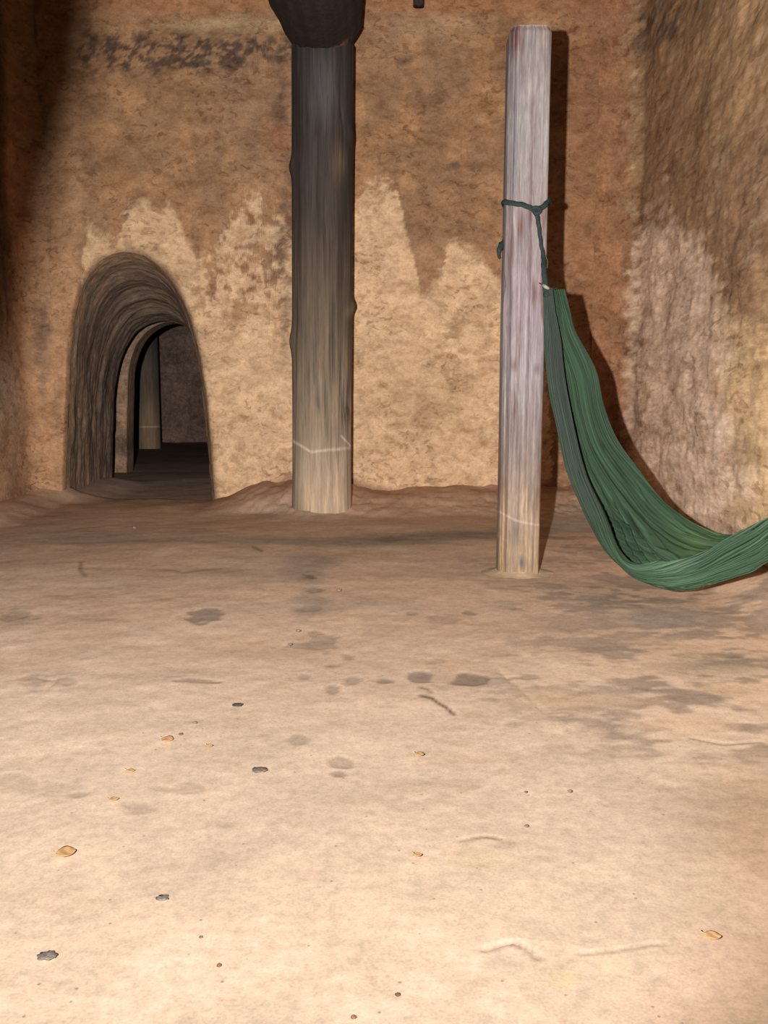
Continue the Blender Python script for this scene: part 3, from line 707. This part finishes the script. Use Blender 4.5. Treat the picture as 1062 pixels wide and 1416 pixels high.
# ------------------------------------------------------------------ hammock
ham = empty('hammock', (P(760, 400, 3.0).x, 3.0, 0), 'dark green gathered cloth hammock slung low beside the squared post', 'hammock')
Lp = [(750, 396), (751, 430), (752, 481), (758, 541), (771, 594), (786, 654), (813, 718), (839, 763), (873, 797), (911, 815), (948, 820), (993, 810), (1039, 795), (1072, 777)]
Hp = [(764, 398), (768, 430), (775, 465), (780, 520), (791, 580), (809, 652), (833, 707), (851, 748), (871, 775), (915, 777), (963, 767), (1003, 745), (1040, 727), (1072, 713)]
Rp = [(781, 400), (788, 428), (796, 458), (824, 511), (835, 560), (853, 606), (884, 650), (915, 690), (948, 716), (978, 732), (1003, 739), (1030, 738), (1050, 730), (1072, 722)]
Yd = [3.00, 2.995, 2.985, 2.96, 2.93, 2.89, 2.83, 2.76, 2.69, 2.61, 2.54, 2.44, 2.33, 2.22]
dR = [.02, .03, .05, .08, .10, .12, .15, .18, .20, .20, .18, .15, .12, .09]
dH = [.01, .02, .03, .04, .05, .06, .08, .10, .12, .12, .10, .09, .08, .07]
Ls = [P(x, y, Y) for (x, y), Y in zip(Lp, Yd)]
Rs = [P(x, y, Y + d) for (x, y), Y, d in zip(Rp, Yd, dR)]
Hs = [P(x, y, Y - d) for (x, y), Y, d in zip(Hp, Yd, dH)]
# unseen far half: rises to the other post
for (px_, py_, pz_, w_) in [(1.03, 2.00, .30, .8), (1.06, 1.78, .50, .55), (1.07, 1.55, .78, .3), (1.08, 1.38, 1.06, .12)]:
    Ls.append(Vector((px_ - .02 * w_, py_, pz_ - .05 * w_))); Rs.append(Vector((px_ + .06 * w_, py_ + .08 * w_, pz_ + .07 * w_))); Hs.append(Vector((px_ - .10 * w_, py_ - .04 * w_, pz_ + .06 * w_)))
def hammock_cloth():
    nu, nv = 420, 300
    k = len(Ls); kk = np.linspace(0, 1, k)
    def rs(pts):
        A = np.array([tuple(p) for p in pts]); u = np.linspace(0, 1, nu); m = np.gradient(A, kk, axis=0); out = np.zeros((nu, 3)); h = kk[1]
        i = np.minimum((u / h).astype(int), k - 2); s = ((u - kk[i]) / h)[:, None]
        return (2*s**3-3*s**2+1)*A[i] + (s**3-2*s**2+s)*h*m[i] + (-2*s**3+3*s**2)*A[i+1] + (s**3-s**2)*h*m[i+1]
    Lc, Rc, Hc = rs(Ls), rs(Rs), rs(Hs)
    v = np.linspace(0, 1, nv); u = np.linspace(0, 1, nu)
    V = np.zeros((nu, nv, 3))
    wl = np.linalg.norm(Rc - Lc, axis=1)[:, None]
    C1 = Lc + (Rc - Lc) * .30 + np.array((0, 1, 0))[None, :] * wl * .55
    C2 = Lc + (Hc - Lc) * .35 + np.array((-.02, -1, -.10))[None, :] * np.linalg.norm(Hc - Lc, axis=1)[:, None] * .30
    for j, x in enumerate(v):
        if x < .55:
            s = x / .55; V[:, j] = (1 - s) ** 2 * Rc + 2 * s * (1 - s) * C1 + s * s * Lc
        else:
            s = (x - .55) / .45; V[:, j] = (1 - s) ** 2 * Lc + 2 * s * (1 - s) * C2 + s * s * Hc
    du = np.gradient(V, axis=0); dv = np.gradient(V, axis=1); Nn = np.cross(du, dv); Nn /= np.linalg.norm(Nn, axis=2)[:, :, None] + 1e-9
    U, W = np.meshgrid(u, v, indexing='ij')
    p = np.stack([U.ravel() * 1.0, W.ravel() * 1.0, W.ravel() * 0], 1)
    nw = fbm(p, (3, 3, 1), 3, 901).reshape(nu, nv)
    nw2 = fbm(p, (9, 14, 1), 3, 905).reshape(nu, nv)
    # long pleats: sharp valleys, two families
    fan = np.where(W > .55, -(U - .45) * 14 * sst(.40, .55, U) * sst(.55, .62, W), -(U - .36) * 10 * sst(.36, .46, U) * sst(.12, .3, W) * sst(.66, .58, U))
    ph = (W * 15 + fan * .6 + nw * 1.6)
    pl1 = 1 - np.abs(np.sin(math.pi * ph)) ** .7
    ph2 = (W * 37 + fan * 1.3 + nw * 3.2 + nw2 * .9)
    pl2 = 1 - np.abs(np.sin(math.pi * ph2)) ** .8
    env = np.interp(u, [0, .05, .2, .4, .6, .75, 1], [.5, .7, 1.0, 1.3, 1.5, 1.3, .5])[:, None]
    # deep irregular creases where the cloth bunches at the low point
    n3 = fbm(p, (7, 4, 1), 2, 911).reshape(nu, nv)
    q = np.abs(np.sin(math.pi * (W * 11 - U * 17 + n3 * .9)))
    bunch = np.exp(-((U - .44) / .075) ** 2 - ((W - .34) / .15) ** 2) * (1 - q ** .6)
    mod = .55 + .45 * np.clip(nw2 * 2 + .5, 0, 1)
    calm = 1 - .7 * np.exp(-((W - .56) / .05) ** 2)
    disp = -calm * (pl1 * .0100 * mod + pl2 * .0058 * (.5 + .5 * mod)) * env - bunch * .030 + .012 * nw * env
    # neat hem edges
    hem = np.minimum(sst(0, .03, W), 1)
    sgn = 1.0
    V = V + Nn * (disp * sgn * hem)[:, :, None]
    # flat folded end at the top: even edge
    Vf = V.reshape(-1, 3)
    sd = W.ravel() > .55
    base = np.tile((.0185, .0345, .0195), (len(Vf), 1))
    base = mixc(base, (.0235, .0285, .0235), sst(.56, .62, W.ravel()) * sst(.45, .25, U.ravel()) * .8)          # greyer upper strip
    base = base * (1 + .65 * sst(.40, .55, U.ravel()))[:, None]
    base = mixc(base, (.046, .080, .028), np.exp(-((U.ravel() - .56) / .07) ** 2 - ((W.ravel() - .08) / .14) ** 2) * .95)   # yellowish inside
    base = mixc(base, (.044, .066, .046), sst(.0, .4, nw2.ravel()) * sst(.4, .6, U.ravel()) * .45)
    base = mixc(base, (.030, .055, .026), np.exp(-((W.ravel() - .57) / .03) ** 2) * sst(.35, .5, U.ravel()) * .6)
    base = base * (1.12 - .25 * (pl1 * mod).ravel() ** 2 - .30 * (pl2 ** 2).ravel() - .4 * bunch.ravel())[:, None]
    ten = Vf - np.array(ham.location)[None, :]
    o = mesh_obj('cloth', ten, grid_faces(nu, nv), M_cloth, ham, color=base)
    uvl = o.data.uv_layers.new(name='UVMap')
    li = np.zeros(len(o.data.loops), dtype=np.int32); o.data.loops.foreach_get('vertex_index', li)
    uu = (U + 0 * W).ravel()[li]; ww = (W + fan * .04 + nw * .09).ravel()[li]
    uvl.data.foreach_set('uv', np.stack([uu, ww], 1).ravel())
    sm = o.modifiers.new('thickness', 'SOLIDIFY'); sm.thickness = .0025; sm.offset = 0
    return o
hammock_cloth()
HL = Vector(ham.location)
def hp(x, y, Y): return P(x, y, Y) - HL
YF = YP - .066
# cord: loop round the post, then down to the gathered end
xl, xr = P(699, 280, YP).x - HL.x, P(757, 280, YP).x - HL.x
loop = [hp(741, 291, YF - .006), hp(722, 283, YF - .004), hp(708, 281, YF + .004), hp(697.5, 279, YF + .025), (xl - .008, .13 + YP - 3.13, P(700, 280, YP).z), (xl + .03, .205, P(700, 284, YP).z), (xr - .03, .205, P(700, 282, YP).z), (xr + .006, .13, P(700, 279, YP).z), hp(758.5, 276, YF + .03), hp(752, 285, YF - .002), hp(741, 291, YF - .008)]
tube('cord_loop', loop, .0092, M_cord, ham, 120, 10, .55, rn=.08)
tube('cord_drop', [hp(739, 288, YF - .012), hp(743, 300, YF - .012), hp(746, 320, YF - .010), hp(749, 342, YF - .01), hp(751, 352, YF - .01), hp(752, 372, 3.02), hp(755, 398, 3.0), hp(757, 410, 2.99)], [.009, .0075, .007, .0065, .009, .009, .010, .012], M_cord, ham, 60, 10, .7, rn=.1)
tube('cord_knot', [hp(736, 288, YF - .016), hp(742, 287, YF - .02), hp(747, 291, YF - .016), hp(742, 296, YF - .017), hp(737, 290, YF - .012)], .007, M_cord, ham, 30, 8)
tl_ = tube('cord_tail', [hp(701, 330, YP + .05), hp(695, 337, YP + .02), hp(691, 345, YP + .0), hp(690, 354, YP), hp(692, 358, YP)], [.008, .010, .011, .009, .004], M_cord, ham, 24, 8, .7, rn=.2)
kn_ = tube('thread_knot', [hp(751, 394, 2.975), hp(755, 397, 2.965), hp(759, 399, 2.97)], [.004, .0065, .004], M_white, ham, 14, 8, rn=.15); kn_['label'] = 'small white thread binding'
tube('thread', [hp(745, 391, 2.985), hp(750, 394, 2.98), hp(766, 400, 2.97), hp(771, 398, 2.97)], .0014, M_cord, ham, 20, 6)
M_fib = plain('fibre', (.05, .045, .02), (.09, .08, .03), 200)
tube('loose_fibre', [hp(752, 350, YF - .01), hp(757, 360, YF - .01), hp(756, 372, YF - .01), hp(753, 378, YF - .01)], .0011, M_fib, ham, 20, 6)
# the other support, outside the frame on the right
def far_post():
    o = trunk('support_post', (1.08, 1.24, -.03), (1.08, 1.24, 1.7), lambda z: .06 + 0 * z, 0, 1.7, 60, 40, None, M_bare, lambda V, A, z, rg, q: np.tile((.13, .10, .09), (len(V), 1)), 871, (), .002)
    tag(o, 'plain timber post beyond the right edge that holds the other hammock end', 'post')
far_post()
tube('cord_loop', [Vector((1.08 + .075 * math.cos(a), 1.24 + .075 * math.sin(a), 1.16)) - HL for a in np.linspace(0, 2 * math.pi, 16)], .008, M_cord, ham, 60, 8)
tube('cord_drop', [Vector((1.08, 1.31, 1.16)) - HL, Vector((1.08, 1.34, 1.12)) - HL, Vector((1.08, 1.38, 1.06)) - HL], .008, M_cord, ham, 12, 8)

# ------------------------------------------------------------------ far post seen through the passage
fb = P(206, 612, 11.5)
def col3(V, A, z, rg, q):
    x, y = PIX(V); n = fbm(q, (4, 4, 1), 3, 1001)
    c = np.tile((.20, .155, .12), (len(V), 1)); c = mixc(c, (.40, .27, .17), sst(530, 585, y)); c = mixc(c, (.10, .075, .06), sst(520, 450, y))
    line = 590 + 0 * x; c = mixc(c, (.75, .55, .42), np.clip(1 - np.abs(y - line) / 1.6, 0, 1))
    return c * (1 + .3 * n)[:, None]
fp = trunk('round_post', (fb.x, 11.5, -.05), (fb.x, 11.5, 2.6), lambda z: .15 + 0 * z, 0, 2.6, 160, 64, None, M_wood, col3, 1011, (), .006)
tag(fp, 'dim round post standing in the dark room beyond the arched passage', 'post')

# ------------------------------------------------------------------ timber under the ceiling
def rough_bar(name, p0, p1, w_, h_, mat, seed, label, cat, n=24, col_=(.08, .035, .025)):
    p0 = np.array(p0); p1 = np.array(p1); d = p1 - p0; Ld = np.linalg.norm(d); d = d / Ld
    up = np.array((0, 0, 1.)) if abs(d[2]) < .8 else np.array((0, 1., 0)); sd = np.cross(d, up); sd /= np.linalg.norm(sd); up = np.cross(sd, d)
    prof = []
    for i in range(16):
        a = 2 * math.pi * (i + .5) / 16; ca, sa = math.cos(a), math.sin(a); r = 1 / (abs(ca) ** 5 + abs(sa) ** 5) ** .2; prof.append((ca * r, sa * r))
    V = []
    for i in range(n):
        for (a, b_) in prof: V.append(p0 + d * Ld * i / (n - 1) + sd * a * w_ / 2 + up * b_ * h_ / 2)
    V = np.array(V); V += .05 * min(w_, h_) * np.stack([fbm(V, 12, 3, seed), fbm(V, 12, 3, seed + 1), fbm(V, 12, 3, seed + 2)], 1)
    Fq = [tuple(f) for f in grid_faces(n, 16).tolist()] + [(i * 16 + 15, (i + 1) * 16 + 15, (i + 1) * 16, i * 16) for i in range(n - 1)] + [tuple(range(16)), tuple((n - 1) * 16 + k for k in range(16))[::-1]]
    o = mesh_obj(name, V, Fq, mat, color=np.tile(col_, (len(V), 1)))
    tag(o, label, cat); return o
rough_bar('roof_pole', (.28, 5.22, 2.875), (1.36, 5.20, 2.87), .09, .07, M_wood, 1101, 'dark reddish pole along the top of the back wall at right', 'beam')
rough_bar('wooden_stub', (P(578, 8, 5.1).x, 5.1, P(578, 8, 5.1).z), (P(578, 8, 5.1).x, 5.1, 2.93), .055, .06, M_wood, 1111, 'short dark wooden stub poking down from the ceiling between the posts', 'peg', 10, (.03, .025, .022))

# ------------------------------------------------------------------ litter on the floor
def leaf(px, py, wpx, ang, label, asp=.62, col_=None, curl=.12):
    c = G(px, py); sc = wpx * math.hypot(c.y, .6) / F
    nu, nv = 18, 9; V = []
    for i in range(nu):
        s = i / (nu - 1); wd = asp * .92 * (math.sin(math.pi * min(1, s * .92 + .04)) ** .8) * (1.15 - .35 * s) * .95
        for j in range(nv):
            q = -1 + 2 * j / (nv - 1)
            V.append(((s - .5) * sc, q * wd * sc, .0035 + sc * (curl * .35 * q * q * wd + .12 * curl * (2 * s - 1) ** 2 + .02 * math.sin(9 * s + 3 * q))))
    o = mesh_obj('dry_leaf', V, grid_faces(nu, nv), M_leaf)
    o.location = (c.x, c.y, .0055); o.rotation_euler = (0, 0, R(ang))
    m = o.modifiers.new('thickness', 'SOLIDIFY'); m.thickness = .0008
    tag(o, label, 'leaf', 'dry leaves on the floor')
    # stalk
    e = tube('stalk', [(-.5 * sc, 0, .004), (-.66 * sc, .02 * sc, .005), (-.78 * sc, .06 * sc, .007)], .0007, M_leaf, o, 8, 5)
leaf(92, 1186, 23, 18, 'largest dry tan leaf lying on the bright floor at lower left', .70)
leaf(232, 1028, 15, -10, 'small dry tan leaf on the floor left of centre, below the arch', .75)
leaf(181, 1072, 11, 5, 'small curled brown leaf scrap to the left, above the largest tan leaf', .45)
leaf(158, 1112, 12, 20, 'orange-brown leaf scrap directly above the largest tan leaf', .5)
leaf(580, 1049, 12, -12, 'small tan leaf scrap on the floor under the row of round damp spots', .6)
leaf(985, 1303, 20, -14, 'pale tan leaf scrap near the lower right edge of the floor', .5)
leaf(578, 1190, 10, 8, 'tiny orange leaf scrap in the middle of the bright floor', .5)
leaf(290, 1037, 8, 10, 'tiny brown leaf scrap just right of the small tan leaf', .55)
def clod(px, py, wpx, seed, label, colr=(.10, .08, .06), name='dirt_clod', cat='clod', flat=.35, grp='dark clods on the floor'):
    c = G(px, py); sc = .5 * wpx * math.hypot(c.y, .6) / F
    rnd = random.Random(seed); nu, nv = 14, 22; V = []
    for i in range(nu):
        th = math.pi * i / (nu - 1)
        for j in range(nv):
            a = 2 * math.pi * j / nv; V.append((math.sin(th) * math.cos(a), math.sin(th) * math.sin(a), math.cos(th)))
    V = np.array(V); r = 1 + .45 * fbm(V + seed, 2.2, 3, seed) + .2 * fbm(V + seed, 7, 2, seed)
    V = V * r[:, None] * sc * np.array((1, .85, flat))[None, :]
    Fq = [tuple(f) for f in grid_faces(nu, nv).tolist()] + [(i * nv + nv - 1, (i + 1) * nv + nv - 1, (i + 1) * nv, i * nv) for i in range(nu - 1)]
    o = mesh_obj(name, V, [f[::-1] for f in Fq], M_clod, color=np.tile(colr, (len(V), 1)) * (1 + .5 * fbm(V / sc, 3, 3, seed))[:, None])
    o.location = (c.x, c.y, .003 + sc * flat * .35); tag(o, label, cat, grp)
clod(66, 1325, 23, 11, 'largest dark grey crumbly clod, at the lower left corner of the floor', (.15, .12, .10), flat=.12)
clod(225, 1245, 16, 12, 'dark grey crumbly clod right of and below the largest tan leaf', (.17, .14, .115), flat=.12)
clod(359, 1067, 19, 13, 'dark grey flattened clod on the floor right of the small tan leaf', (.15, .12, .095), flat=.12)
clod(329, 977, 14, 14, 'dark grey clod chip furthest back, level with the floor crack', (.07, .055, .045), flat=.2)
for i, (x, y, s_, lb) in enumerate([(303, 1339, 6, 'tiny reddish pebble on the brightest part of the floor'), (489, 1412, 8, 'tiny red-brown pebble at the bottom edge of the floor'), (270, 1002, 6, 'tiny dark pebble just above the small tan leaf'),
                                    (250, 1018, 6, 'tiny brown pebble right beside the small tan leaf'), (788, 1097, 6, 'tiny dark pebble on the right half of the floor'), (412, 874, 6, 'tiny black pebble in front of the round post'),
                                    (469, 818, 6, 'tiny brown pebble on the floor just right of the round post foot'), (278, 1300, 5, 'tiny grey pebble below the middle dark clod'), (545, 707, 5, 'tiny black pebble on the dirt bank between the two posts'), (401, 893, 5, 'tiny brown pebble beside the damp stains in front of the round post'),
                                    (550, 1380, 7, 'small brown pebble at the bottom centre of the floor'), (728, 1145, 5, 'tiny brown pebble right of the lifted floor flake'), (727, 1098, 4, 'tiny brown pebble near the dark pebble of the right half'), (186, 731, 6, 'brown pebble in front of the arch threshold')]):
    zc = (.24, .11, .07) if 'red' in lb else (.19, .13, .09)
    clod(x, y, s_, 30 + i, lb, zc, 'pebble', 'pebble', .6, 'pebbles on the floor')
